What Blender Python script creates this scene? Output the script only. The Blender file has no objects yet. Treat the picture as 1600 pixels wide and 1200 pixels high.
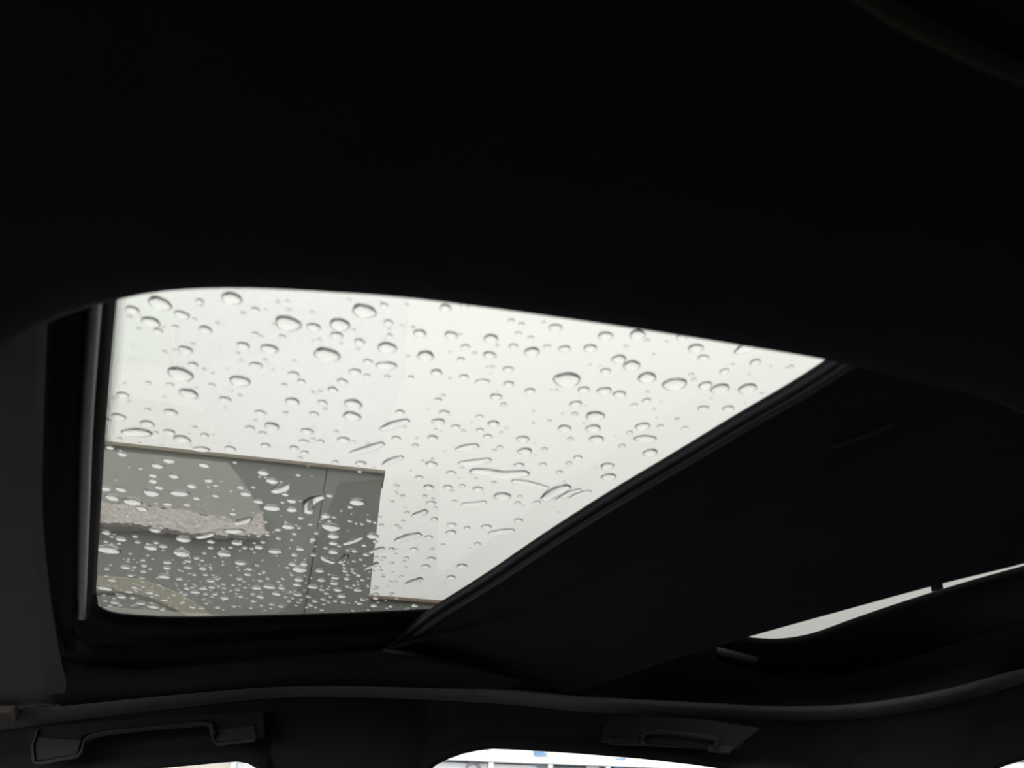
import bpy, bmesh, math, random
from mathutils import Vector, noise

random.seed(7)
S = bpy.context.scene
COL = S.collection

# ------------------------------------------------------------------ camera
CZ = 1.25                       # lens height above the street (m)
PITCH = math.radians(35.0)      # looking up at the roof
FPX = 1200.0                    # focal length for a 1600 px wide frame
cd = bpy.data.cameras.new('camera')
cam = bpy.data.objects.new('camera', cd)
COL.objects.link(cam)
cam.location = (0, 0, CZ)
cam.rotation_euler = (math.pi / 2 + PITCH, 0, 0)
cd.sensor_width = 36.0
cd.lens = 36.0 * FPX / 1600.0
cd.clip_start = 0.01
cd.clip_end = 500
cd.dof.use_dof = True
cd.dof.focus_distance = 1.6
cd.dof.aperture_fstop = 9.0
S.camera = cam

# ------------------------------------------------------------------ world: overcast sky
W = bpy.data.worlds.new('overcast')
S.world = W
W.use_nodes = True
nt = W.node_tree
nt.nodes.clear()
out = nt.nodes.new('ShaderNodeOutputWorld')
bg = nt.nodes.new('ShaderNodeBackground')
tc = nt.nodes.new('ShaderNodeTexCoord')
sep = nt.nodes.new('ShaderNodeSeparateXYZ')
mr = nt.nodes.new('ShaderNodeMapRange')          # (1 + 2 sin(elevation)) / 3
mr.inputs['From Min'].default_value = 0
mr.inputs['From Max'].default_value = 1
mr.inputs['To Min'].default_value = 0.45
mr.inputs['To Max'].default_value = 1.0
nz = nt.nodes.new('ShaderNodeTexNoise')
nz.inputs['Scale'].default_value = 2.2
nz.inputs['Detail'].default_value = 3
nr = nt.nodes.new('ShaderNodeMapRange')
nr.inputs['To Min'].default_value = 0.955
nr.inputs['To Max'].default_value = 1.045
mul = nt.nodes.new('ShaderNodeMath')
mul.operation = 'MULTIPLY'
st = nt.nodes.new('ShaderNodeMath')
st.operation = 'MULTIPLY'
SKY = 3.38
st.inputs[1].default_value = SKY
bg.inputs['Color'].default_value = (1.0, 1.0, 0.985, 1)
L = nt.links.new
L(tc.outputs['Generated'], sep.inputs[0])
L(sep.outputs['Z'], mr.inputs['Value'])
L(tc.outputs['Generated'], nz.inputs['Vector'])
L(nz.outputs['Fac'], nr.inputs['Value'])
L(mr.outputs[0], mul.inputs[0])
L(nr.outputs[0], mul.inputs[1])
L(mul.outputs[0], st.inputs[0])
L(st.outputs[0], bg.inputs['Strength'])
L(bg.outputs[0], out.inputs[0])

S.view_settings.view_transform = 'Standard'
S.view_settings.look = 'None'
S.view_settings.gamma = 1
S.view_settings.exposure = 0
S.view_settings.use_curve_mapping = False

# ------------------------------------------------------------------ helpers
SN, CS = math.sin(PITCH), math.cos(PITCH)


def ray(px, py):
    u = 600.0 - py
    return Vector((px - 800.0, FPX * CS - u * SN, FPX * SN + u * CS))


def at_z(px, py, z):
    """world point at height z above the lens, seen at a photograph pixel"""
    d = ray(px, py)
    p = d * (z / d.z)
    return Vector((p.x, p.y, p.z + CZ))


class Plane:
    """a vertical wall through two plan points; off = metres towards the car"""
    def __init__(self, a, b):
        self.a = Vector((a[0], a[1]))
        t = Vector((b[0] - a[0], b[1] - a[1])).normalized()
        self.t = t
        self.n = Vector((t.y, -t.x))          # points to the camera side

    def px(self, px, py, off=0.0):
        d = ray(px, py)
        o = self.a + self.n * off
        k = (o.x * self.n.x + o.y * self.n.y) / (d.x * self.n.x + d.y * self.n.y)
        p = d * k
        return Vector((p.x, p.y, p.z + CZ))

    def pt(self, s, z, off=0.0):
        q = self.a + self.t * s + self.n * off
        return Vector((q.x, q.y, z))

    def s_of(self, p):
        return (p.x - self.a.x) * self.t.x + (p.y - self.a.y) * self.t.y


def mat(name, col, rough=0.8, spec=0.3, metal=0.0, var=0.15, scale=30.0, bump=0.0, bscale=200.0):
    m = bpy.data.materials.new(name)
    m.use_nodes = True
    n = m.node_tree.nodes
    l = m.node_tree.links
    b = n['Principled BSDF']
    b.inputs['Roughness'].default_value = rough
    b.inputs['Specular IOR Level'].default_value = spec
    b.inputs['Metallic'].default_value = metal
    t = n.new('ShaderNodeTexCoord')
    x = n.new('ShaderNodeTexNoise')
    x.inputs['Scale'].default_value = scale
    x.inputs['Detail'].default_value = 4
    r = n.new('ShaderNodeMix')
    r.data_type = 'RGBA'
    r.inputs[6].default_value = tuple(c * (1 - var) for c in col) + (1,)
    r.inputs[7].default_value = tuple(min(1, c * (1 + var)) for c in col) + (1,)
    l.new(t.outputs['Object'], x.inputs['Vector'])
    l.new(x.outputs['Fac'], r.inputs[0])
    l.new(r.outputs[2], b.inputs['Base Color'])
    if bump:
        y = n.new('ShaderNodeTexNoise')
        y.inputs['Scale'].default_value = bscale
        y.inputs['Detail'].default_value = 5
        bp = n.new('ShaderNodeBump')
        bp.inputs['Strength'].default_value = bump
        bp.inputs['Distance'].default_value = 0.01
        l.new(t.outputs['Object'], y.inputs['Vector'])
        l.new(y.outputs['Fac'], bp.inputs['Height'])
        l.new(bp.outputs[0], b.inputs['Normal'])
    return m


def pane_mat(name, tint, gloss=True):
    """thin flat glass: tinted transmission under a clear mirror-like skin"""
    m = bpy.data.materials.new(name)
    m.use_nodes = True
    n = m.node_tree.nodes
    l = m.node_tree.links
    n.clear()
    o = n.new('ShaderNodeOutputMaterial')
    tr = n.new('ShaderNodeBsdfTransparent')
    tr.inputs[0].default_value = tuple(tint) + (1,)
    if not gloss:
        l.new(tr.outputs[0], o.inputs[0])
        return m
    gl = n.new('ShaderNodeBsdfGlossy')
    gl.inputs['Roughness'].default_value = 0.0
    fr = n.new('ShaderNodeFresnel')
    fr.inputs['IOR'].default_value = 1.45
    geo = n.new('ShaderNodeNewGeometry')
    mx = n.new('ShaderNodeMixShader')
    # the same reflectance from either side of a thin sheet
    inv = n.new('ShaderNodeMix')
    inv.data_type = 'FLOAT'
    inv.inputs[2].default_value = 1.45
    inv.inputs[3].default_value = 1 / 1.45
    l.new(geo.outputs['Backfacing'], inv.inputs[0])
    l.new(inv.outputs[0], fr.inputs['IOR'])
    l.new(fr.outputs[0], mx.inputs[0])
    l.new(tr.outputs[0], mx.inputs[1])
    l.new(gl.outputs[0], mx.inputs[2])
    l.new(mx.outputs[0], o.inputs[0])
    return m


def water_mat():
    m = bpy.data.materials.new('rain_water')
    m.use_nodes = True
    n = m.node_tree.nodes
    l = m.node_tree.links
    n.clear()
    o = n.new('ShaderNodeOutputMaterial')
    g = n.new('ShaderNodeBsdfGlass')
    g.inputs['IOR'].default_value = 1.333
    g.inputs['Roughness'].default_value = 0.0
    l.new(g.outputs[0], o.inputs[0])
    return m


def mesh_obj(name, verts, faces, m, parent=None, smooth=True, thick=0.0, bevel=0.0):
    me = bpy.data.meshes.new(name)
    me.from_pydata([tuple(v) for v in verts], [], faces)
    bm = bmesh.new()
    bm.from_mesh(me)
    bmesh.ops.recalc_face_normals(bm, faces=bm.faces)
    bm.to_mesh(me)
    bm.free()
    me.materials.append(m)
    if smooth:
        for p in me.polygons:
            p.use_smooth = True
    o = bpy.data.objects.new(name, me)
    COL.objects.link(o)
    if parent:
        o.parent = parent
        o.matrix_parent_inverse = parent.matrix_basis.inverted()
    if thick:
        md = o.modifiers.new('thickness', 'SOLIDIFY')
        md.thickness = thick
        md.offset = 0
    if bevel:
        md = o.modifiers.new('bevel', 'BEVEL')
        md.width = bevel
        md.segments = 2
        md.limit_method = 'ANGLE'
    return o


def empty(name, loc, label=None, cat=None, group=None, kind=None):
    o = bpy.data.objects.new(name, None)
    o.empty_display_size = 0.05
    o.location = loc
    COL.objects.link(o)
    tag(o, label, cat, group, kind)
    return o


def tag(o, label=None, cat=None, group=None, kind=None):
    if label:
        o['label'] = label
    if cat:
        o['category'] = cat
    if group:
        o['group'] = group
    if kind:
        o['kind'] = kind
    return o


def interp(poly, x):
    if x <= poly[0][0]:
        return poly[0][1]
    for (a, b), (c, d) in zip(poly, poly[1:]):
        if x <= c:
            return b + (d - b) * (x - a) / (c - a)
    return poly[-1][1]


def resample(pl, n):
    """n points along a polyline (any dimension), smoothed by Catmull-Rom"""
    P = [Vector(p) for p in pl]
    ds = [0.0]
    for a, b in zip(P, P[1:]):
        ds.append(ds[-1] + (b - a).length)
    res = []
    for i in range(n):
        s = ds[-1] * i / (n - 1)
        k = 0
        while k < len(P) - 2 and ds[k + 1] < s:
            k += 1
        t = (s - ds[k]) / max(1e-9, ds[k + 1] - ds[k])
        p1, p2 = P[k], P[k + 1]
        p0 = P[k - 1] if k > 0 else p1 * 2 - p2
        p3 = P[k + 2] if k + 2 < len(P) else p2 * 2 - p1
        q = 0.5 * ((2 * p1) + (p2 - p0) * t + (2 * p0 - 5 * p1 + 4 * p2 - p3) * t * t + (3 * p1 - p0 - 3 * p2 + p3) * t ** 3)
        res.append(q)
    return res


def loft_pts(rows):
    n = len(rows[0])
    v = [p for r in rows for p in r]
    f = [(r * n + i, r * n + i + 1, (r + 1) * n + i + 1, (r + 1) * n + i) for r in range(len(rows) - 1) for i in range(n - 1)]
    return v, f


def loft(name, rows, m, parent=None, n=40, thick=0.004, smooth=True):
    """rows: (height above lens, [(px,py)...]) -> a real lofted sheet on the roof"""
    R = []
    for z, pl in rows:
        R.append([at_z(p[0], p[1], z if len(p) < 3 else p[2]) for p in resample(pl, n)])
    v, f = loft_pts(R)
    return mesh_obj(name, v, f, m, parent, smooth, thick)


def sweep_box(name, pts, w, h, up, m, parent=None, taper=1.0, bevel=0.002):
    """a bar of rectangular section along world points"""
    v, f = [], []
    n = len(pts)
    for i, p in enumerate(pts):
        t = (pts[min(i + 1, n - 1)] - pts[max(i - 1, 0)]).normalized()
        s = t.cross(up).normalized()
        u = s.cross(t).normalized()
        v += [p + s * w / 2 + u * h / 2, p - s * w / 2 + u * h / 2, p - s * w / 2 - u * h / 2, p + s * w / 2 - u * h / 2]
    for i in range(n - 1):
        a, b = i * 4, i * 4 + 4
        for k in range(4):
            f.append((a + k, a + (k + 1) % 4, b + (k + 1) % 4, b + k))
    f += [(0, 1, 2, 3), tuple(range(n * 4 - 4, n * 4))]
    return mesh_obj(name, v, f, m, parent, False, 0, bevel)


def prism(name, base, vec, m, parent=None, bevel=0.0, smooth=False):
    n = len(base)
    v = list(base) + [p + vec for p in base]
    f = [tuple(range(n)), tuple(range(2 * n - 1, n - 1, -1))] + [(i, (i + 1) % n, n + (i + 1) % n, n + i) for i in range(n)]
    return mesh_obj(name, v, f, m, parent, smooth, 0, bevel)


def box(name, lo, hi, m, parent=None, bevel=0.0):
    b = [Vector((lo[0], lo[1], lo[2])), Vector((hi[0], lo[1], lo[2])), Vector((hi[0], hi[1], lo[2])), Vector((lo[0], hi[1], lo[2]))]
    return prism(name, b, Vector((0, 0, hi[2] - lo[2])), m, parent, bevel)


# ------------------------------------------------------------------ materials
M = {}
M['liner'] = mat('liner_fabric', (0.165, 0.165, 0.16), 0.95, 0.1, bump=0.25, bscale=900)
M['liner_dark'] = mat('liner_dark_fabric', (0.038, 0.041, 0.046), 0.95, 0.1, bump=0.2, bscale=900)  # lining fabric copied darker for its shaded parts
M['pad'] = mat('black_padding', (0.021, 0.023, 0.029), 0.95, 0.08, bump=0.2, bscale=700)
M['strip'] = mat('grey_liner_piping', (0.25, 0.255, 0.255), 0.9, 0.15)  # lining painted paler where light falls along the door rail
M['black'] = mat('black_rubber', (0.008, 0.008, 0.009), 0.7, 0.2)
M['frame'] = mat('black_painted_frame', (0.012, 0.0115, 0.012), 0.8, 0.08)
M['rail'] = mat('grey_metal_rail', (0.28, 0.285, 0.29), 0.5, 0.4)
M['shade'] = mat('sunshade_cloth', (0.029, 0.031, 0.039), 0.95, 0.1, bump=0.2, bscale=1200)
M['bar'] = mat('sunshade_bar_plastic', (0.050, 0.053, 0.062), 0.6, 0.3)
M['trim'] = mat('door_trim_plastic', (0.030, 0.032, 0.036), 0.7, 0.2)
M['handle'] = mat('handle_plastic', (0.030, 0.032, 0.036), 0.5, 0.3)
M['handle_grey'] = mat('handle_bracket_plastic', (0.055, 0.055, 0.065), 0.6, 0.3)
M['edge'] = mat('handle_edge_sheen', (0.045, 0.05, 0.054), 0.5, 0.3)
M['tan_clip'] = mat('tan_clip_plastic', (0.30, 0.25, 0.20), 0.5, 0.4)
M['carpet'] = mat('cabin_carpet', (0.02, 0.02, 0.022), 0.95, 0.1)
M['glass'] = pane_mat('tinted_roof_glass', (0.609, 0.609, 0.594))
M['side_glass'] = pane_mat('side_window_glass', (0.97, 0.98, 0.975))
M['frit'] = mat('black_frit_enamel', (0.01, 0.01, 0.01), 0.6, 0.2)
M['water'] = water_mat()
M['wall'] = mat('grey_render', (0.345, 0.360, 0.337), 0.9, 0.1, var=0.10, scale=1.2, bump=0.15, bscale=60)
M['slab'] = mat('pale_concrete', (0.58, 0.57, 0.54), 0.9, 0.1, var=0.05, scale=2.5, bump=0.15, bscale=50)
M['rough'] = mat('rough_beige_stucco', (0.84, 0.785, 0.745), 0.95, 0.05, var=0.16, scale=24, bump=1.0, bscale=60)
M['coping'] = mat('tan_coping', (0.46, 0.42, 0.34), 0.8, 0.2)
M['brown'] = mat('brown_coping', (0.42, 0.33, 0.27), 0.8, 0.2)
M['olive'] = mat('olive_tan_paint', (0.52, 0.50, 0.39), 0.8, 0.2, var=0.08)
M['asphalt'] = mat('wet_asphalt', (0.13, 0.13, 0.13), 0.6, 0.3, scale=4)
M['white_frame'] = mat('white_window_frame', (0.90, 0.90, 0.88), 0.5, 0.3, var=0.03)
M['pale_panel'] = mat('pale_shop_panel', (0.90, 0.90, 0.95), 0.6, 0.3, var=0.04)
M['blue'] = mat('blue_poster', (0.22, 0.36, 0.58), 0.6, 0.3, var=0.5, scale=9)
M['blue_grey'] = mat('blue_grey_poster', (0.26, 0.31, 0.38), 0.6, 0.3, var=0.5, scale=9)
M['lilac'] = mat('lilac_poster', (0.50, 0.48, 0.60), 0.6, 0.3, var=0.3, scale=9)
M['cream'] = mat('cream_panel', (0.80, 0.76, 0.68), 0.7, 0.2, var=0.04)
M['ring'] = mat('grey_ring_plastic', (0.30, 0.30, 0.34), 0.6, 0.3)
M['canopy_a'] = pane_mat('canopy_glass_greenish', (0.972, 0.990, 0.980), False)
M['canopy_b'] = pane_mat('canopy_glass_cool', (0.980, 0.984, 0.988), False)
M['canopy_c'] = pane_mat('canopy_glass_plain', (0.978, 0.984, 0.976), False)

# heights above the lens (m)
ZG = 0.320      # roof glass
ZL = 0.298      # liner

# ================================================================== SETTING: car cabin
# ---- front roof window (glass, seals, rail)
win1 = empty('window_1', at_z(500, 720, ZG), kind='structure')
gl_out = [(176, 395), (150, 925), (152, 940), (160, 952), (178, 961), (205, 966), (300, 968), (500, 964), (670, 957), (1345, 540), (1345, 395)]
gp = [at_z(x, y, ZG) for x, y in gl_out]
prism('pane', gp, Vector((0, 0, 0.004)), M['glass'], win1)

loft('seal', [(ZG - .0005, [(186, 400), (180, 465), (166, 640), (156, 800), (149, 930), (153, 942)]),
              (ZG - .008, [(170, 400), (163, 470), (152, 640), (144, 800), (138, 930), (138, 965)]),
              (ZG - .006, [(164, 400), (158, 475), (146, 640), (139, 800), (134, 930), (132, 970)])], M['black'], win1, 30, .002)
loft('slide_rail', [(ZG - .010, [(164, 400), (157, 475), (145, 640), (139, 800), (134, 930), (133, 968)]),
                    (ZG - .017, [(158, 400), (152, 475), (140, 640), (133, 800), (129, 930), (129, 968)]),
                    (ZG - .017, [(152, 400), (146, 475), (134, 640), (128, 800), (125, 930), (125, 968)]),
                    (ZG - .010, [(146, 400), (140, 475), (128, 640), (123, 800), (121, 930), (121, 968)])], M['rail'], win1, 30, .002)
loft('backing', [(ZG + .002, [(185, 390), (166, 640), (150, 925), (153, 945), (175, 962), (300, 970), (500, 966), (800, 940)]),
                 (ZG + .001, [(60, 390), (56, 640), (60, 930), (80, 1030), (130, 1046), (300, 1046), (500, 1030), (800, 1000)])], M['black'], win1, 40, .001)
loft('frame_side', [(ZG - .008, [(148, 400), (142, 475), (130, 640), (124, 800), (122, 930), (122, 985)]),
                    (ZG - .010, [(118, 400), (112, 475), (102, 640), (100, 800), (103, 930), (112, 1000)]),
                    (ZG - .004, [(90, 400), (84, 478), (76, 640), (74, 800), (84, 930), (100, 1018)]),
                    (ZL - .002, [(80, 400), (74, 485), (68, 640), (66, 800), (78, 930), (97, 1030)])], M['frame'], win1, 30, .003)
loft('frame_far', [(ZG - .0005, [(149, 925), (151, 940), (159, 951), (180, 959), (220, 963), (300, 965), (500, 960), (660, 953), (720, 945), (800, 935)]),
                   (ZG - .006, [(138, 930), (140, 950), (150, 966), (180, 976), (220, 981), (300, 983), (500, 976), (640, 968), (700, 957), (800, 945)]),
                   (ZG - .007, [(122, 930), (124, 965), (140, 985), (180, 992), (220, 996), (300, 994), (500, 982), (625, 977), (690, 970), (800, 955)]),
                   (ZG - .016, [(121, 940), (120, 985), (140, 1006), (180, 1012), (220, 1012), (300, 1008), (500, 994), (610, 990), (690, 980), (800, 968)])],
     M['frame'], win1, 60, .003)
loft('frame_ledge', [(ZG - .016, [(112, 985), (140, 1006), (220, 1012), (300, 1008), (500, 994), (620, 988), (800, 966)]),
                     (ZG - .014, [(105, 1010), (140, 1026), (220, 1034), (300, 1030), (500, 1013), (610, 1004), (800, 985)]),
                     (ZL - .002, [(100, 1028), (140, 1040), (220, 1046), (300, 1041), (450, 1027), (605, 1018), (800, 1002)])], M['black'], win1, 40, .003)

# black enamel dots along two edges of the glass
bm = bmesh.new()


def dots(a, b, inward, rows, pitch):
    A = at_z(a[0], a[1], ZG)
    B = at_z(b[0], b[1], ZG)
    I = (at_z(inward[0], inward[1], ZG) - A)
    t = (B - A).normalized()
    I = (I - t * I.dot(t)).normalized()
    nn = int((B - A).length / pitch)
    for r in range(rows):
        rad = pitch * (0.50 - 0.085 * r)
        for i in range(nn):
            p = A + t * (i + 0.5 * (r % 2)) * pitch + I * (r * pitch * 0.9)
            vs = [bm.verts.new((p.x + rad * math.cos(k * math.pi / 4), p.y + rad * math.sin(k * math.pi / 4), p.z - 0.0008)) for k in range(8)]
            bm.faces.new(vs)


dots((181, 440), (163, 690), (260, 500), 5, 0.0020)
dots((1316, 557), (1080, 703), (1150, 560), 6, 0.0020)
fm = bpy.data.meshes.new('frit_dots')
bm.to_mesh(fm)
bm.free()
fm.materials.append(M['frit'])
fo = bpy.data.objects.new('frit_dots', fm)
COL.objects.link(fo)
fo.parent = win1
fo.matrix_parent_inverse = win1.matrix_basis.inverted()
fo['kind'] = 'stuff'

DP = Plane((-0.91, 1.42), (0.70, 1.10))      # the plane of the far doors


def bulge(x):
    return 0.12 * math.exp(-((x - 1220) / 170.0) ** 2)


def rail_z(x, y, off):
    return DP.px(x, y, off - bulge(x)).z - CZ


# ---- ceiling: the roof lining around the openings
ceil = empty('ceiling', at_z(500, 400, 0.24), kind='structure')
# near edge: the deep padded lip of the opening, arching over the camera
ARCH = [(-160, 660), (-60, 585), (0, 545), (50, 512), (80, 495), (130, 477), (180, 463), (250, 450), (330, 445), (420, 445), (520, 450), (640, 459),
        (800, 479), (1000, 508), (1150, 532), (1283, 555), (1400, 583), (1500, 606), (1560, 624), (1600, 642), (1700, 695), (1800, 760)]
arch = resample(ARCH, 90)
E0 = [at_z(p[0], p[1], 0.258) for p in arch]
rows = [[Vector((p.x * .99, p.y - 0.012, CZ + 0.330)) for p in E0],
        [Vector((p.x, p.y - 0.004, CZ + 0.285)) for p in E0],
        E0,
        [Vector((p.x, p.y - 0.010, CZ + 0.249)) for p in E0],
        [Vector((p.x * .98, p.y - 0.030, CZ + 0.243)) for p in E0],
        [Vector((p.x * 1.0, p.y * .72 - 0.02, CZ + 0.240)) for p in E0],
        [Vector((p.x * 1.1, p.y * .35 - 0.05, CZ + 0.242)) for p in E0],
        [Vector((p.x * 1.3, -0.25, CZ + 0.240)) for p in E0],
        [Vector((p.x * 1.6, -0.52, CZ + 0.19)) for p in E0]]
v, f = loft_pts(rows)
o = mesh_obj('padded_lip', v, f, M['pad'], ceil, True, .004)
# a faint stitched seam in the padding, upper right
sm = [at_z(x, y, 0.2385) for x, y in ((1310, -60), (1350, -10), (1400, 22), (1460, 55), (1530, 88), (1600, 118), (1680, 160))]
sweep_box('stitched_seam', sm, 0.007, 0.004, Vector((0, 0, 1)), mat('brown_thread', (0.05, 0.045, 0.035), 0.9, 0.1), ceil)

# left end lining
RAIL_TOP = [(-260, 1170), (0, 1118), (100, 1104), (250, 1088), (420, 1073), (560, 1072), (700, 1077), (800, 1083), (900, 1093), (1000, 1099), (1100, 1104), (1200, 1109),
            (1300, 1108), (1400, 1098), (1500, 1078), (1600, 1050), (1800, 1000)]
loft('end_lining', [(ZL - .0035, [(79, 390), (74, 485), (68, 640), (66, 800), (78, 930), (95, 1030), (104, 1066), (96, 1114)]),
                    (ZL - .004, [(60, 390), (56, 485), (50, 640), (48, 800), (56, 930), (60, 1050), (62, 1086), (58, 1122)]),
                    (ZL - .005, [(0, 390), (0, 485), (0, 640), (0, 800), (0, 930), (0, 1040), (0, 1086), (0, 1130)]),
                    (ZL - .010, [(-300, 390), (-300, 485), (-300, 640), (-300, 800), (-300, 930), (-300, 1060), (-300, 1116), (-300, 1178)])], M['liner'], ceil, 40)
RT = [(x, interp(RAIL_TOP, x)) for x in (-260, -100, 0, 100, 250, 420, 560, 700, 800, 900, 1000, 1100, 1200, 1300, 1400, 1500, 1600, 1800)]
loft('backing', [(0.301, [(618, 1008), (700, 985), (900, 985), (1120, 985)]), (0.301, [(606, 1040), (700, 1040), (900, 1050), (1120, 1060)]), (0.299, [(596, 1074), (700, 1080), (900, 1096), (1120, 1104)])], M['liner_dark'], ceil, 12)
DW = lambda x: 26 if x < 150 else (26 - 6 * min(1, (x - 150) / 300.0))
# side lining between the openings and the door rail
loft('side_lining', [(ZL - .002, [(70, 1040), (100, 1028), (140, 1040), (220, 1046), (300, 1041), (450, 1027), (605, 1016), (700, 1005), (900, 1025), (1010, 1030)]),
                     (ZL - .002, [(62, 1075), (100, 1068), (250, 1064), (420, 1054), (560, 1047), (700, 1046), (900, 1058), (1010, 1066)]),
                     (0, [(x, y, rail_z(x, y, .048)) for x, y in RT if 50 <= x <= 1000])], M['liner_dark'], ceil, 50)
loft('side_lining', [(ZL - .001, [(1030, 1030), (1060, 1026), (1120, 1035), (1180, 1050), (1230, 1060), (1300, 1058), (1400, 1035), (1600, 970), (1800, 905)]),
                     (ZL - .004, [(950, 1065), (1010, 1050), (1120, 1066), (1220, 1082), (1320, 1082), (1420, 1063), (1600, 1008), (1800, 950)]),
                     (0, [(x, y, rail_z(x, y, .048)) for x, y in RT if x >= 900])], M['liner_dark'], ceil, 50)
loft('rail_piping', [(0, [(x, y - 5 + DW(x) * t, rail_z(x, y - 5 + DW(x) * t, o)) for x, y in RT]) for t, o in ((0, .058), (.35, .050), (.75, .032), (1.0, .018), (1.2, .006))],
     M['strip'], ceil, 80)  # lit band of the lining, its light put into the colour

# ---- sunshade: the dark panel between the two roof windows
shade = empty('sunshade', at_z(950, 900, 0.3),
              'dark cloth sunshade panel slanting between the bright front glass and the thin rear slit', 'sunshade')
shade_bm = [(600, 1018), (690, 1034), (780, 1056), (850, 1072), (888, 1079), (915, 1076), (965, 1058), (1030, 1034), (1080, 1019), (1165, 993), (1300, 955), (1460, 911), (1600, 876), (1800, 820)]
shade_l = [(596, 1016), (640, 985), (680, 955), (760, 905), (860, 838), (960, 775), (1060, 716), (1160, 656), (1240, 610), (1300, 572), (1360, 530), (1420, 485), (1480, 440)]
NA, NB = 44, 26
R = []
A = resample([(x, y) for x, y in shade_l], NA)
B = resample([(x, y) for x, y in shade_bm], NA)
for k in range(NB):
    t = k / (NB - 1)
    z = 0.300 - 0.0055 * math.sin(math.pi * min(t, .5)) ** 2
    z -= 0.022 * max(0.0, (t - .62) / .38) ** 2
    z -= 0.0035 * math.exp(-((t - 0.38) / 0.04) ** 2)
    R.append([at_z(a[0] + (b[0] - a[0]) * t, a[1] + (b[1] - a[1]) * t, z) for a, b in zip(A, B)])
v, f = loft_pts(R)
mesh_obj('panel', v, f, M['shade'], shade, True, .006)
barpts = [at_z(x, y, 0.2985) for x, y in [tuple(p) for p in resample([(x + 9, y + 5) for x, y in shade_l[1:]], 40)]]
sweep_box('edge_bar', barpts, 0.007, 0.009, Vector((0, 0, 1)), M['bar'], shade)
lippts = [at_z(x, y, 0.3065) for x, y in [tuple(p) for p in resample([(x - 1, y + 1) for x, y in shade_l[1:]], 40)]]
sweep_box('edge_seal', lippts, 0.010, 0.010, Vector((0, 0, 1)), M['black'], shade)
fold = [at_z(x, y, 0.2935) for x, y in ((1300, 697), (1340, 684), (1375, 671), (1400, 660))]
sweep_box('fold', fold, 0.004, 0.004, Vector((0, 0, 1)), M['bar'], shade)

# ---- rear roof window: only a slit of glass shows past the sunshade
win2 = empty('window_2', at_z(1400, 930, ZG), kind='structure')
prism('pane', [at_z(x, y, ZG) for x, y in ((1085, 1002), (1240, 1030), (1900, 880), (1900, 560), (1500, 640))], Vector((0, 0, .004)), M['glass'], win2)
loft('frame', [(ZG - .001, [(1130, 985), (1165, 995), (1195, 998), (1222, 998), (1250, 994), (1280, 986), (1330, 968), (1400, 944), (1500, 912), (1600, 884), (1800, 828)]),
               (ZG - .008, [(1115, 1001), (1160, 1006), (1195, 1008), (1225, 1008), (1255, 1003), (1285, 995), (1335, 978), (1405, 955), (1500, 924), (1600, 897), (1800, 842)]),
               (ZG - .010, [(1070, 1020), (1130, 1022), (1180, 1030), (1215, 1036), (1255, 1035), (1295, 1028), (1345, 1013), (1415, 988), (1500, 960), (1600, 930), (1800, 880)]),
               (ZL - .001, [(1030, 1031), (1060, 1028), (1120, 1037), (1180, 1052), (1230, 1062), (1300, 1060), (1350, 1050), (1400, 1037), (1500, 1005), (1600, 972), (1800, 907)])],
     M['black'], win2, 60, .003)
loft('guide_rail', [(ZG - .013, [(1085, 1012), (1110, 1010), (1150, 1018), (1185, 1027)]), (ZG - .016, [(1078, 1016), (1105, 1015), (1148, 1023), (1183, 1032)]),
                    (ZG - .013, [(1072, 1021), (1100, 1020), (1145, 1028), (1180, 1037)])], M['rail'], win2, 20, .002)
cl = [at_z(x, y, ZG - .004) for x, y in ((1456, 925), (1454, 908), (1472, 903), (1474, 920))]
prism('clip', cl, Vector((0, 0, .003)), M['frit'], win2)
bm = bmesh.new()

# ---- far side of the cabin: door rail, pillars, windows
side = empty('wall_right', DP.pt(1, CZ - .3), kind='structure')
BOT = [(-400, 1300), (-300, 1500), (-60, 1500), (-30, 1240), (40, 1216), (140, 1206), (230, 1199), (300, 1193), (340, 1189), (370, 1187), (388, 1190), (402, 1198), (412, 1212),
       (424, 1500), (640, 1500), (660, 1214), (668, 1202), (680, 1192), (700, 1182), (722, 1174), (745, 1169), (770, 1166), (820, 1168), (900, 1173), (1000, 1181), (1080, 1190), (1160, 1201), (1250, 1216),
       (1330, 1260), (1390, 1500), (1500, 1500), (1540, 1214), (1552, 1200), (1572, 1192), (1600, 1184), (1660, 1172), (1800, 1160)]
rows = [[], [], [], []]
for x, y in BOT:
    ty = interp(RAIL_TOP, x) + DW(x) - 2
    top = DP.px(x, ty, .012 - bulge(x))
    bot = DP.px(x, y, 0.0)
    rows[0].append(top)
    for k, t in ((1, .33), (2, .72)):
        q = top.lerp(bot, t)
        q = q - Vector((DP.n.x, DP.n.y, 0)) * (0.030 * math.sin(math.pi * t))
        rows[k].append(q)
    rows[3].append(bot)
v, f = loft_pts(rows)
mesh_obj('door_rail_trim', v, f, M['trim'], side, True, .008)
# lower door below the windows, out to both ends of the cabin
pA, pB = DP.pt(-0.9, 0), DP.pt(3.3, 0)
mesh_obj('door_panel', [Vector((pA.x, pA.y, .42)), Vector((pB.x, pB.y, .42)), Vector((pB.x, pB.y, CZ - .40)), Vector((pA.x, pA.y, CZ - .40))], [(0, 1, 2, 3)], M['trim'], side, False, .05)


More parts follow.
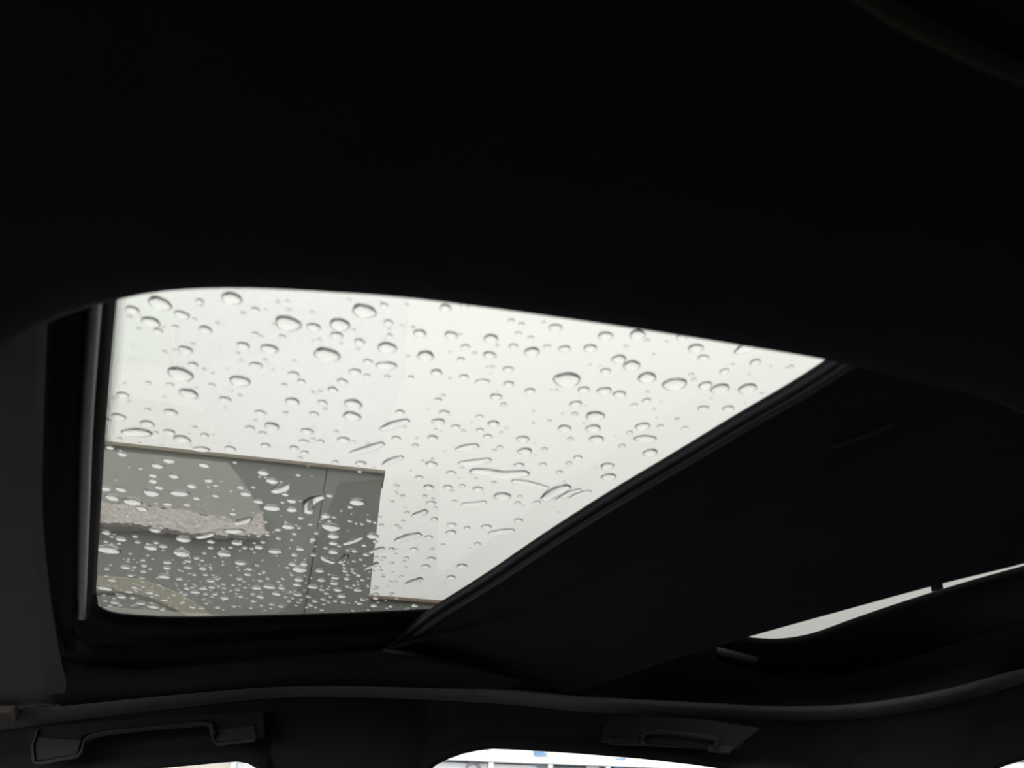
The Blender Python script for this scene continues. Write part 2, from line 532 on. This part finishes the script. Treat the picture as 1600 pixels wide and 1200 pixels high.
def side_window(name, x0, x1, za=.215, zb=.215):
    w = empty(name, DP.px((x0 + x1) / 2, 1250, -.02), kind='structure')
    a, b = DP.px(x0, 1260, -.05), DP.px(x1, 1260, -.05)
    v = [Vector((a.x, a.y, CZ - .40)), Vector((b.x, b.y, CZ - .40)), Vector((b.x, b.y, CZ + zb)), Vector((a.x, a.y, CZ + za))]
    prism('pane', v, Vector((-DP.n.x, -DP.n.y, 0)) * .004, M['side_glass'], w)
    seal = [DP.px(x, y + 1.5, -.008) for x, y in BOT if x0 - 20 <= x <= x1 + 20 and y < 1300]
    if len(seal) > 2:
        sweep_box('weather_seal', seal, .003, .004, Vector((-DP.n.x, -DP.n.y, 0)), M['black'], w)


side_window('window_3', -60, 424)
side_window('window_4', 640, 1340, .24, .155)
side_window('window_5', 1500, 1800)

# the rest of the cabin shell, behind and below the lens
flo = tag(box('floor', (-2.2, -.62, .40), (2.6, 1.75, .44), M['carpet']), kind='structure')
wl = tag(box('wall_left', (-2.2, -.66, .40), (2.6, -.60, CZ + .10), M['trim']), kind='structure')  # raised over the near window opening to cut light in the cabin
wf = tag(box('wall_front', (-2.24, -.62, .40), (-2.18, 1.9, CZ - .35), M['trim']), kind='structure')
wb = tag(box('wall_back', (2.55, -.62, .40), (2.6, 1.2, CZ + .22), M['trim']), kind='structure')  # raised over the rear window opening to cut light on the sunshade

# rear part of the roof lining and the rear pillar, out to the back of the cabin
e0 = [Vector((rows_p.x, -.60, CZ + .19)) for rows_p in [at_z(1790, 700, .27)]] + [at_z(1770, y, z) for y, z in ((640, .262), (740, .275), (815, .292), (860, .297), (905, .297), (960, .290), (1008, .282))]
e1 = [Vector((2.62, p.y if p.y < .8 else p.y - .12, p.z - .03)) for p in e0]
v, f = loft_pts([e0, [a.lerp(b, .5) + Vector((0, 0, .008)) for a, b in zip(e0, e1)], e1])
mesh_obj('rear_lining', v, f, M['liner_dark'], ceil, True, .004)
q = DP.px(1740, 1030, .02)
mesh_obj('rear_pillar', [Vector((q.x, q.y, CZ - .4)), Vector((2.62, q.y - .14, CZ - .4)), Vector((2.62, q.y - .10, CZ + .29)), Vector((q.x, q.y + .01, CZ + .315))], [(0, 1, 2, 3)], M['trim'], side, False, .02)

# ---- grab handles
def handle(name, outline, bar_pts, label, brackets, edge):
    h = empty(name, DP.px(outline[0][0], outline[0][1], .0), label, 'handle', 'folded grab handles above the far doors')
    nv = Vector((DP.n.x, DP.n.y, 0))
    prism('backplate', [DP.px(x, y, .020) for x, y in outline], nv * .012, M['trim'], h, .003)
    sweep_box('grip', [DP.px(x, y, .038) for x, y in bar_pts], .008, .010, nv, M['handle'], h, bevel=.0025)
    sweep_box('edge_trim', [DP.px(x, y, .0345) for x, y in edge], .0035, .005, nv, M['edge'], h, bevel=0)  # thin lighter strip painted as light catching the handle edge
    for pl, m in brackets:
        prism('bracket', [DP.px(x, y, .030) for x, y in pl], nv * .004, m, h, .003)
    return h


handle('grab_handle', [(50, 1138), (56, 1192), (122, 1182), (130, 1172), (136, 1152), (160, 1145), (240, 1137), (328, 1130), (336, 1158), (346, 1163), (420, 1154), (418, 1112), (240, 1120)],
       [(132, 1160), (142, 1151), (165, 1145), (240, 1137), (320, 1130), (332, 1133), (336, 1150)],
       'black folded grab handle above the far door, nearest the tan clip',
       [([(56, 1150), (58, 1190), (122, 1181), (130, 1155)], M['handle']), ([(336, 1140), (340, 1162), (404, 1155), (400, 1132)], M['handle'])],
       [(60, 1140), (52, 1165), (54, 1191), (62, 1193), (120, 1182), (128, 1174), (134, 1154), (145, 1147), (240, 1138), (320, 1130), (331, 1133), (334, 1156), (340, 1163), (400, 1156)])
handle('grab_handle.001', [(940, 1160), (946, 1134), (960, 1122), (1010, 1119), (1110, 1127), (1190, 1140), (1150, 1173), (1100, 1171), (1000, 1166)],
       [(1004, 1162), (1006, 1146), (1030, 1143), (1080, 1148), (1112, 1153), (1121, 1157), (1119, 1168)],
       'black folded grab handle with a grey bracket, above the window looking onto the shop front',
       [([(950, 1152), (952, 1164), (1002, 1166), (1003, 1152)], M['handle']), ([(1104, 1170), (1110, 1164), (1150, 1167), (1140, 1178), (1108, 1176)], M['handle_grey'])],
       [(1000, 1142), (1020, 1142), (1080, 1148), (1112, 1152), (1120, 1156), (1118, 1164)])

# small tan clip at the left edge
tcl = empty('visor_clip', at_z(8, 1122, .28), 'small tan plastic clip poking out at the lining by the left edge', 'clip')
pl = [at_z(x, y, .272) for x, y in ((-25, 1115), (14, 1113), (22, 1113), (26, 1118), (25, 1127), (20, 1131), (-25, 1133))]
prism('tab', pl, Vector((0, 0, .012)), M['tan_clip'], tcl, .003)
pl = [at_z(x, y, .271) for x, y in ((18, 1114), (24, 1115), (25, 1126), (20, 1130))]
prism('tip', pl, Vector((0, 0, .010)), M['rail'], tcl, .001)

# ================================================================== OUTSIDE
st_ = tag(box('street', (-60, -60, -.1), (60, 60, 0), M['asphalt']), kind='structure')
P1 = at_z(155, 696, 3.2)
P2 = at_z(598, 742, 3.2)
BP = Plane((P1.x, P1.y), (P2.x, P2.y))
SH = BP.s_of(P2)                       # plan position of the step in the parapet
ZT = CZ + 3.2
lowp = BP.px(593, 938)
ZLW = lowp.z
bld = empty('building', BP.pt(SH, 0), 'grey rendered shop with stepped parapet and white framed window grid, beyond the car', 'building')
nv = Vector((BP.n.x, BP.n.y, 0))
DEEP = -nv * 5.0


def wall_block(name, s0, s1, z0, z1, m, off=0.0, vec=None, parent=bld, bevel=0.0):
    b = [BP.pt(s0, z0, off), BP.pt(s1, z0, off), BP.pt(s1, z1, off), BP.pt(s0, z1, off)]
    return prism(name, b, vec if vec is not None else DEEP, m, parent, bevel)


joint = BP.s_of(BP.px(507, 760))
ZS = CZ + 1.30
wall_block('upper_wall', SH - 7.0, joint - .008, ZS, ZT, M['wall'])
wall_block('upper_wall', joint + .004, SH, ZS, ZT, M['wall'])
wall_block('joint', joint - .008, joint + .004, ZS, ZT - .03, mat('dark_joint', (.28, .28, .27)), -.012)
SB = BP.s_of(BP.px(1000, 985))
wall_block('low_wall', SH, SB, ZS, ZLW, M['wall'])
wall_block('low_wall', SB, SH + 9, ZS, ZLW - .25, M['wall'])
wall_block('coping', SH - 7.0, SH + .02, ZT, ZT + .035, M['coping'], .03, -nv * .3, bevel=.006)
wall_block('coping', SH, SB, ZLW, ZLW + .03, M['brown'], .03, -nv * .3, bevel=.006)
wall_block('coping', SB, SH + 9.0, ZLW - .25, ZLW - .22, M['brown'], .03, -nv * .3, bevel=.006)
wall_block('lower_wall', SH - 7.0, SH + 9.0, 0, .9, M['cream'])
wall_block('lintel', SH - 7.0, SH + 9.0, CZ + 1.12, ZS, M['white_frame'], .02)
wall_block('shop_interior', SH - 7.0, SH + 9.0, .9, CZ + 1.12, M['pale_panel'], -.30)

# added pale slab with rough lower edge, imitating a reflection in the roof glass
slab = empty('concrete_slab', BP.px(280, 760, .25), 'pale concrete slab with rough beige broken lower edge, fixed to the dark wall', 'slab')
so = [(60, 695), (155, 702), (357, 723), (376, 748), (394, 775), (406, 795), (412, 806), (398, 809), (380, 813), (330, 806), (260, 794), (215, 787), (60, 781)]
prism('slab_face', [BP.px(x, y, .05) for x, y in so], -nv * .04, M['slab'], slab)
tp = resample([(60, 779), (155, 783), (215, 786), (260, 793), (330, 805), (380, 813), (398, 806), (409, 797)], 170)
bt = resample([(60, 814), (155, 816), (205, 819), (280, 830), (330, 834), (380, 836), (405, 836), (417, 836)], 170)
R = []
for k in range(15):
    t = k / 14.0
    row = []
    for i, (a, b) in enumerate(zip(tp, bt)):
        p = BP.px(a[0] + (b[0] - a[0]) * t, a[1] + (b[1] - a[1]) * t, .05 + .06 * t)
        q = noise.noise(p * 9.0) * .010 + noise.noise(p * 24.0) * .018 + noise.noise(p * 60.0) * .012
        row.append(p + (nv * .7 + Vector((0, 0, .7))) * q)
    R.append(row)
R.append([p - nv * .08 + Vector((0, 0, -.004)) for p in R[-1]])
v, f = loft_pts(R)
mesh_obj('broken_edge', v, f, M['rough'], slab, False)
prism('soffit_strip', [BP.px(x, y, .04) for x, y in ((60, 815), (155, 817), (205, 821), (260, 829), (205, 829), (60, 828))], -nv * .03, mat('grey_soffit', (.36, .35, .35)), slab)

# curved tan rim, low at the left, added to imitate a reflection
rim = empty('arched_rim', BP.px(200, 920, .45), 'curved olive-tan arch rim low in front of the dark wall', 'arch')
cp = resample([(-60, 1030), (0, 970), (60, 936), (110, 921), (155, 915), (200, 918), (240, 927), (275, 942), (305, 960), (340, 995), (372, 1050)], 50)
sweep_box('arch_band', [BP.px(x, y, .45) for x, y in [tuple(p) for p in cp]], .105, .10, nv, M['olive'], rim, bevel=.008)
sweep_box('arch_shadow_gap', [BP.px(x, y + 11, .43) for x, y in [tuple(p) for p in cp]], .022, .06, nv, mat('dark_edging', (.10, .10, .09)), rim, bevel=.003)  # darker strip along the lower side of the arch band

# added tinted panes above the coping, imitating faint reflections in the roof glass
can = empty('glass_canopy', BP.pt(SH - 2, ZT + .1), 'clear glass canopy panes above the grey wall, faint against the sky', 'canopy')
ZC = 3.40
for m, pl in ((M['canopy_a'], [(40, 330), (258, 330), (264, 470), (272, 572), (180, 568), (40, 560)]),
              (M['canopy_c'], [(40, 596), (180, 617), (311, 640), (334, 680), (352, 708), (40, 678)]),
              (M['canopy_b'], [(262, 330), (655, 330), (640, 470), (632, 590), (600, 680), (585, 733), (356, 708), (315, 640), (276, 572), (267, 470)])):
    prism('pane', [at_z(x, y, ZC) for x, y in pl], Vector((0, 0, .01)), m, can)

# shop front seen through the far side windows
shop = bld
zt1 = BP.px(810, 1188).z
s765 = BP.s_of(BP.px(766, 1188))
s858 = BP.s_of(BP.px(858, 1188))
stp = s858 - s765
sm = [s765 + stp * k for k in range(-14, 16)]
for s in sm:
    wall_block('mullion', s - .018, s + .018, .9, CZ + 1.12, M['white_frame'], .04, -nv * .08, shop)
wall_block('transom', sm[0], sm[-1], zt1 - .022, zt1 + .022, M['white_frame'], .045, -nv * .07, shop)
wall_block('sill', sm[0], sm[-1], .88, .92, M['white_frame'], .06, -nv * .2, shop)
kinds = ['pale_panel', 'cream', 'pale_panel', 'white_frame']
for i in range(len(sm) - 1):
    c = s765 + stp * .5
    rel = i - 14
    lowm = {0: 'pale_panel', 1: 'blue_grey', 2: 'blue', 3: 'cream', -1: 'pale_panel'}.get(rel, kinds[i % 4])
    wall_block('poster', sm[i] + .02, sm[i + 1] - .02, .92, zt1 - .03, M[lowm], 0, -nv * .01, shop)
    wall_block('poster', sm[i] + .02, sm[i + 1] - .02, zt1 + .03, CZ + 1.11, M['white_frame'], 0, -nv * .01, shop)


def patch(pl, m, off=.012):
    prism('poster_shape', [BP.px(x, y, off) for x, y in pl], -nv * .006, M[m], shop)


patch([(833, 1172), (848, 1171), (853, 1180), (836, 1182)], 'blue')
patch([(852, 1184), (835, 1188), (828, 1192), (838, 1196), (846, 1203), (853, 1204)], 'blue_grey')
patch([(918, 1188), (936, 1185), (936, 1206), (915, 1206)], 'pale_panel')
patch([(963, 1185), (978, 1184), (972, 1206), (958, 1206)], 'blue', .014)
patch([(986, 1187), (1014, 1189), (1014, 1206), (982, 1206)], 'lilac', .016)
patch([(765, 1166), (768, 1166), (768, 1183), (765, 1183)], 'ring', .03)
rc = BP.px(739, 1202, .0)
ring = []
for k in range(24):
    a = 2 * math.pi * k / 24
    ring.append(BP.pt(BP.s_of(rc) + .055 * math.cos(a), rc.z + .055 * math.sin(a), .02))
bmv, bmf = [], []
for k in range(24):
    c = BP.pt(BP.s_of(rc), rc.z, .02)
    d = (ring[k] - c)
    bmv += [c + d, c + d * .7, c + d * .7 - nv * .02, c + d - nv * .02]
for k in range(24):
    a, b = 4 * k, 4 * ((k + 1) % 24)
    for j in range(4):
        bmf.append((a + j, a + (j + 1) % 4, b + (j + 1) % 4, b + j))
mesh_obj('round_vent', bmv, bmf, M['ring'], shop, False)

# ================================================================== RAINDROPS on the roof glass
ZD = ZG + 0.0043                        # just on the outer face
# (px, py, width in px)
SKYD = """250 474 30;207 484 18;362 466 28;312 471 12;284 492 20;236 503 24;321 515 18;247 517 12;274 511 10;399 484 12;380 490 8;450 505 36;490 511 20;399 522 10;441 526 10;
290 547 20;380 540 18;421 545 24;511 554 36;302 570 14;400 571 18;282 584 34;375 595 28;295 615 26;266 601 10;331 602 10;459 585 16;471 596 12;444 602 10;352 624 16;457 627 20;504 629 14;
520 609 16;192 617 16;267 644 18;231 640 8;186 651 18;167 657 12;230 662 20;214 676 42;265 675 16;285 686 22;320 680 12;315 702 24;360 701 16;391 669 14;425 666 22;407 645 16;446 645 8;
491 647 14;410 677 12;415 696 14;480 674 18;475 690 14;501 690 12;460 700 14;476 707 12;531 507 30;569 486 34;526 524 18;607 504 14;600 477 12;609 524 10;562 534 16;605 543 28;604 571 32;
656 521 20;705 524 20;665 556 26;696 481 18;726 478 14;767 529 22;727 542 14;802 541 14;765 555 20;720 562 12;741 552 8;799 501 10;815 507 10;810 521 10;794 577 16;682 582 18;
725 589 14;642 590 10;605 589 10;575 565 14;555 581 18;574 587 10;535 596 16;754 596 22;795 600 16;775 620 18;828 611 16;685 625 12;552 631 26;550 650 26;625 644 14;694 645 16;685 659 20;
712 667 14;749 651 12;771 662 18;750 672 12;787 632 10;762 682 14;676 684 16;619 685 14;649 696 10;537 687 18;564 724 16;524 722 10;674 725 18;705 739 14;655 746 12;709 704 14;781 699 10;
820 705 22;807 689 14;824 685 12;811 727 16;670 761 16;700 761 14;747 764 16;785 775 26;674 786 14;772 754 8;636 801 8;679 811 10;670 839 12;706 820 14;705 832 16;730 825 10;760 823 16;
810 813 14;612 858 10;647 858 12;746 850 10;674 873 14;665 885 14;722 884 16;705 902 14;635 872 8;842 725 12;722 759 10;710 783 8;839 785 12;809 786 10;664 775 8;620 759 8;629 775 8;
889 724 10;946 525 22;996 523 24;1065 527 16;1087 544 22;831 550 24;882 545 18;922 544 20;855 542 12;1099 559 16;1180 566 16;967 561 22;987 571 26;946 580 16;1132 580 14;886 593 40;
1011 590 28;1054 600 34;1080 585 8;1084 593 8;1102 602 20;1125 607 26;1168 607 26;912 609 18;944 611 22;968 616 20;900 631 18;1010 626 14;991 633 10;1099 638 16;1138 638 16;930 650 28;
898 647 10;882 669 20;927 669 22;1004 666 22;1032 666 10;1058 655 8;1070 669 10;817 686 20;932 686 22;1008 685 34;984 676 10;891 686 10;851 702 10;972 697 10;1016 707 22;903 715 14;
949 728 20;951 745 22;874 738 10;812 776 8;1236 573 8;1011 532 8;829 528 10;956 503 12;848 726 12;868 512 20"""
DARKD = """172 702 10;191 712 12;264 722 16;246 730 16;319 729 15;239 745 12;272 746 15;239 754 13;326 753 12;249 764 12;300 762 13;337 761 8;190 767 15;165 766 14;237 772 22;281 773 26;176 780 18;
207 786 23;307 781 10;337 777 10;384 774 16;376 764 10;396 764 7;411 741 16;425 754 17;446 775 19;456 785 14;425 796 25;404 786 14;456 799 15;466 745 8;515 777 10;509 809 14;470 812 9;
522 811 8;262 790 13;222 797 15;292 791 10;364 805 10;366 832 28;450 825 18;434 830 10;460 837 8;489 846 10;435 844 8;242 831 15;166 835 12;189 845 14;287 845 20;330 849 11;329 859 9;
236 858 18;255 856 12;170 861 28;244 851 8;370 851 15;382 859 8;405 858 12;411 850 8;284 867 23;351 868 19;430 864 21;469 860 12;319 867 7;307 875 9;294 879 10;261 881 12;261 890 11;
294 889 11;196 889 13;167 892 8;376 882 16;317 891 11;402 886 8;389 892 10;387 900 11;412 896 6;257 903 17;280 907 10;204 902 9;517 826 26;521 840 18;521 851 14;509 859 8;490 870 10;
521 865 15;460 870 10;457 884 12;475 884 12;469 892 22;499 894 14;522 884 14;467 908 15;502 909 12;522 914 13;489 919 16;464 916 12;442 907 7;407 910 9;374 907 10;339 907 8;329 910 12;
331 920 10;321 901 8;164 921 20;210 920 10;201 927 11;175 909 12;234 928 12;245 932 11;190 935 13;207 937 8;179 944 12;220 945 14;239 950 17;254 955 15;257 940 10;292 922 11;289 932 9;
305 927 15;318 922 12;321 931 8;336 931 10;351 937 12;366 950 9;340 952 9;315 953 9;300 951 10;376 935 8;371 924 9;395 931 8;401 921 14;421 919 18;440 921 14;432 930 14;407 935 12;
396 942 9;425 947 10;439 950 10;452 942 7;467 944 8;465 931 14;482 935 9;505 939 9;492 942 10;506 947 7;527 932 9;525 925 10;223 878 9;225 887 9;224 896 9;222 906 9;211 841 8;215 850 9;558 787 22;547 795 9;547 817 8;577 817 9;586 819 8;
582 840 18;554 864 10;569 855 9;572 869 12;586 849 8;588 873 7;564 877 7;537 885 12;539 895 10;571 893 7;530 856 7;495 836 8;524 905 13;542 907 10;560 902 8;566 909 8;503 924 10;
528 924 14;559 924 14;534 934 14;537 944 10;546 945 8;562 946 9;567 940 9;584 949 11;587 938 9;611 948 8;648 947 11;587 931 9;510 930 9;479 934 9;486 949 8;524 942 8;570 886 7;554 898 7"""
# elongated runs of water: width, path
STREAK = [(12, [(600, 670), (618, 663), (634, 658)], 'slanting water streak just above the step in the dark wall'),
          (11, [(552, 708), (572, 702), (595, 694)], 'forked slanting water streak above the dark wall coping'),
          (10, [(602, 726), (612, 720), (626, 715)], 'short slanting water streak just above the corner of the dark wall'),
          (11, [(722, 724), (742, 722), (762, 719)], 'straight water streak, upper one of the pair beside the longest streak'),
          (16, [(742, 737), (762, 738), (785, 742), (818, 740)], 'longest wavy water streak on the roof glass'),
          (10, [(804, 752), (825, 755), (852, 762)], 'thin water streak just beyond the end of the longest streak'),
          (8, [(725, 788), (742, 787), (757, 785)], 'faint straight water streak below the longest streak'),
          (10, [(648, 806), (656, 803), (664, 799)], 'short bent water run right of the dark wall edge'),
          (12, [(622, 845), (638, 839), (653, 836)], 'dark-topped water streak low beside the dark wall edge'),
          (9, [(768, 833), (785, 830), (800, 829)], 'thin water streak close above the sunshade edge'),
          (9, [(637, 913), (646, 909), (656, 905)], 'short slanting streak lowest on the white sky beside the wall edge'),
          (12, [(718, 702), (730, 699), (742, 697)], 'short slanting water streak above the pair of long streaks'),
          (12, [(482, 800), (482, 790), (489, 781), (501, 777)], 'hook-shaped bright water run on the dark wall'),
          (12, [(430, 768), (439, 764), (448, 759)], 'bright slanting streak on the wall right of the slab corner'),
          (10, [(371, 818), (379, 815), (389, 810)], 'bright slanting streak over the rough slab edge'),
          (9, [(311, 840), (320, 837), (330, 834)], 'slanting streak hanging below the rough slab edge'),
          (9, [(540, 850), (551, 845), (563, 840)], 'bright slanting streak on the dark wall near its step'),
          (8, [(580, 863), (588, 860), (597, 857)], 'slanting streak touching the upright edge of the dark wall'),
          (7, [(532, 879), (537, 873), (541, 868)], 'steep short streak low on the dark wall'),
          (7, [(574, 888), (581, 884), (588, 880)], 'slanting thin streak low beside the upright wall edge'),
          (9, [(504, 871), (511, 875), (519, 879)], 'streak slanting the other way low on the dark wall'),
          (16, [(853, 779), (866, 769), (884, 762)], 'rippled smear of water beside the sunshade edge, its dark first ridge'),
          (8, [(872, 781), (888, 771), (905, 766)], 'rippled smear of water beside the sunshade edge, its second ridge'),
          (8, [(893, 778), (905, 772), (920, 768)], 'rippled smear of water beside the sunshade edge, its last ridge'),
          (14, [(1155, 549), (1166, 543), (1180, 539)], 'slanting drop hugging the roof lining near the glass corner')]


def parse(s):
    return [tuple(float(q) for q in t.split()) for t in s.replace('\n', '').split(';') if t.strip()]


def dome(name, outline, spine, H, rings=5):
    """a low dome of water: outline points with their spine points, flat underside"""
    n = len(outline)
    v, f = [], []
    prof = [(1.0, 0.0), (0.90, .20), (0.75, .45), (0.54, .72), (0.28, .93)]
    for r, h in prof:
        for o_, s in zip(outline, spine):
            q = s.lerp(o_, r)
            v.append(Vector((q.x, q.y, H * h)))
    for k in range(len(prof) - 1):
        for i in range(n):
            f.append((k * n + i, k * n + (i + 1) % n, (k + 1) * n + (i + 1) % n, (k + 1) * n + i))
    f.append(tuple(range(n - 1, -1, -1)))
    base = (len(prof) - 1) * n
    sp = {}
    for i, s in enumerate(spine):
        key = (round(s.x, 7), round(s.y, 7))
        if key not in sp:
            sp[key] = len(v)
            v.append(Vector((s.x, s.y, H)))
    idx = [sp[(round(s.x, 7), round(s.y, 7))] for s in spine]
    for i in range(n):
        j = (i + 1) % n
        if idx[i] == idx[j]:
            f.append((base + i, base + j, idx[i]))
        else:
            f.append((base + i, base + j, idx[j], idx[i]))
    me = bpy.data.meshes.new(name)
    me.from_pydata([tuple(q) for q in v], [], f)
    bm_ = bmesh.new()
    bm_.from_mesh(me)
    bmesh.ops.remove_doubles(bm_, verts=bm_.verts, dist=1e-9)
    bmesh.ops.recalc_face_normals(bm_, faces=bm_.faces)
    bm_.to_mesh(me)
    bm_.free()
    for p in me.polygons:
        p.use_smooth = len(p.vertices) <= 4
    me.materials.append(M['water'])
    return me


PROTO = []
for k in range(9):
    n = 20
    ph = [random.uniform(0, 6.28) for _ in range(3)]
    am = [random.uniform(.02, .07), random.uniform(.01, .05), random.uniform(.0, .03)]
    outl = []
    for i in range(n):
        a = 2 * math.pi * i / n
        r = 1 + am[0] * math.cos(2 * a + ph[0]) + am[1] * math.cos(3 * a + ph[1]) + am[2] * math.cos(5 * a + ph[2])
        outl.append(Vector((r * math.cos(a), r * math.sin(a), 0)))
    PROTO.append(dome('raindrop', outl, [Vector((0, 0, 0))] * n, 0.40))

CANDS = []                                           # (radius m, centre, px, py, streak index or -1)
for (x, y, w) in parse(SKYD) + parse(DARKD):
    dark = y > 696 + (x - 155) * .104 and x < 597
    c = at_z(x, y - (2.5 if dark else 0), ZD)
    dist = (c - Vector((0, 0, CZ))).length
    CANDS.append([w * (1.06 if not dark else 1.12) / 2 / FPX * dist * 1.0, c, x, y, -1])
placed = []
streaks = []
for i, (w, path, lab) in enumerate(STREAK):
    pts = [at_z(p[0], p[1], ZD) for p in resample(path, 9)]
    dist = (pts[4] - Vector((0, 0, CZ))).length
    r = w / 2 / FPX * dist * 1.7
    streaks.append((r, pts, lab))
    for p in pts:
        placed.append((r * .9, p))
CANDS.sort(key=lambda t: -t[0])
drops = []


def fits(c, r):
    for R0, p in placed:
        d = math.hypot(c.x - p.x, c.y - p.y)
        if d < (R0 + r) * 1.04:
            r = min(r, d / 1.04 - R0)
            if r <= 0.0009:
                return 0
    return r


for r, c, x, y, _ in CANDS:
    q = fits(c, r)
    if q:
        placed.append((q, c))
        drops.append((q, c, x, y))
drops.sort(key=lambda t: -t[0] / max(.3, t[1].y))
MAXN = 300 - len(streaks)
single, rest = drops[:MAXN], drops[MAXN:]
# the fine spray that nobody could count
tries = 0
tiny = []
while len(tiny) < 470 and tries < 9000:
    tries += 1
    if random.random() < .5:
        x, y = random.uniform(165, 1240), random.uniform(465, 945)
        w = random.uniform(3, 8)
    else:
        x, y = random.uniform(160, 640), 955 - abs(random.gauss(0, 75))
        w = random.uniform(3.5, 8)
    lim = 1283 - 1.54 * (y - 560)
    if x > lim - 8 or y < interp(ARCH, x) + 4 or y > 957 or y < 440:
        continue
    c = at_z(x, y, ZD)
    r = w / 2 / FPX * (c - Vector((0, 0, CZ))).length
    q = fits(c, r)
    if q > .0009:
        placed.append((q, c))
        tiny.append((q, c, x, y))

ORD = ['first', 'second', 'third', 'fourth', 'fifth', 'sixth', 'seventh', 'eighth', 'ninth', 'tenth', 'eleventh', 'twelfth', 'thirteenth', 'fourteenth', 'fifteenth',
       'sixteenth', 'seventeenth', 'eighteenth', 'nineteenth', 'twentieth']
TENS = ['twenty', 'thirty', 'forty']
for t_ in (0, 1):
    for u_ in range(1, 10):
        ORD.append(TENS[t_] + '-' + ORD[u_ - 1])
    ORD.append(['thirtieth', 'fortieth'][t_])


def on_wall(x, y):
    return (y > 697 + (x - 155) * .104 and x < 597) or y > 938


def band(x, y):
    """rows of drops counted from something that can be found"""
    if on_wall(x, y):
        return ('wall', int((y - (697 + (min(x, 597) - 155) * .104)) // 20))
    return ('sky', int((y - interp(ARCH, x)) // 20))


rows_ = {}
for d in single:
    rows_.setdefault(band(d[2], d[3]), []).append(d)
FLAT_ = {(214, 676): .5, (1008, 685): .55, (604, 571): .62, (315, 702): .6, (754, 596): .6, (366, 832): .6, (281, 773): .65, (430, 864): .7, (425, 796): .7}
inst = []
for (where, b), ds in rows_.items():
    ds.sort(key=lambda t: t[2])
    for i, (r, c, x, y) in enumerate(ds):
        wpx = r * 2 * FPX / (c - Vector((0, 0, CZ))).length
        size = 'large' if wpx > 27 else ('mid-sized' if wpx > 17 else ('small' if wpx > 11 else 'tiny'))
        rk = ORD[i]
        bk = ORD[max(0, b)]
        if where == 'sky':
            lab = f'{size} raindrop against white sky, {rk} from left in {bk} row below the roof lining'
        else:
            lab = f'{size} raindrop against grey wall, {rk} from left in {bk} row below its coping'
        inst.append((r, c, lab, FLAT_.get((int(x), int(y)), 1.0)))
for r, c, lab, flat in inst:
    o = bpy.data.objects.new('raindrop', random.choice(PROTO))
    o.location = c
    o.rotation_euler = (0, 0, random.uniform(0, 6.28) if flat == 1 else random.choice((0, math.pi)))
    o.scale = (r, r * flat, r * flat ** .5 * random.uniform(.85, 1.1))
    COL.objects.link(o)
    tag(o, lab, 'raindrop', 'raindrops on the front roof glass')

for r, pts, lab in streaks:
    nS = len(pts)
    outl, spn = [], []
    nrm = []
    for i in range(nS):
        t = (pts[min(i + 1, nS - 1)] - pts[max(i - 1, 0)])
        t.z = 0
        t.normalize()
        nrm.append(Vector((-t.y, t.x, 0)))
    org = pts[nS // 2].copy()
    wd = [r * (.62 + .38 * math.sin(math.pi * (i + .5) / nS)) * random.uniform(.92, 1.08) for i in range(nS)]
    for i in range(nS):
        outl.append(pts[i] + nrm[i] * wd[i] - org)
        spn.append(pts[i] - org)
    tE = Vector((nrm[-1].y, -nrm[-1].x, 0))
    for a in (60, 30, 0, -30, -60):
        outl.append(pts[-1] + (nrm[-1] * math.sin(math.radians(a)) + tE * math.cos(math.radians(a))) * wd[-1] - org)
        spn.append(pts[-1] - org)
    for i in range(nS - 1, -1, -1):
        outl.append(pts[i] - nrm[i] * wd[i] - org)
        spn.append(pts[i] - org)
    tS = -Vector((nrm[0].y, -nrm[0].x, 0))
    for a in (-60, -30, 0, 30, 60):
        outl.append(pts[0] + (nrm[0] * math.sin(math.radians(a)) + tS * math.cos(math.radians(a))) * wd[0] - org)
        spn.append(pts[0] - org)
    me = dome('water_streak', outl, spn, r * .42)
    o = bpy.data.objects.new('water_streak', me)
    o.location = org
    COL.objects.link(o)
    tag(o, lab, 'water streak', 'water streaks on the front roof glass')

# fine spray: real small domes in one mesh
v, f = [], []
for r, c, x, y in [(q, c, x, y) for q, c, x, y in rest] + tiny:
    b0 = len(v)
    n = 10
    for rr, hh in ((1, 0), (.85, .22), (.5, .36)):
        for i in range(n):
            a = 2 * math.pi * i / n
            v.append((c.x + r * rr * math.cos(a), c.y + r * rr * math.sin(a), c.z + r * hh))
    v.append((c.x, c.y, c.z + r * .43))
    for k in (0, 1):
        for i in range(n):
            j = (i + 1) % n
            f.append((b0 + k * n + i, b0 + k * n + j, b0 + (k + 1) * n + j, b0 + (k + 1) * n + i))
    for i in range(n):
        f.append((b0 + 2 * n + i, b0 + 2 * n + (i + 1) % n, b0 + 3 * n))
    f.append(tuple(range(b0 + n - 1, b0 - 1, -1)))
me = bpy.data.meshes.new('fine_spray')
me.from_pydata(v, [], f)
for p in me.polygons:
    p.use_smooth = len(p.vertices) <= 4
me.materials.append(M['water'])
o = bpy.data.objects.new('fine_spray', me)
COL.objects.link(o)
tag(o, 'fine spray of tiny raindrops scattered between the larger drops on the roof glass', 'spray', kind='stuff')
print('drops', len(single), 'rest', len(rest), 'tiny', len(tiny), 'streaks', len(streaks))
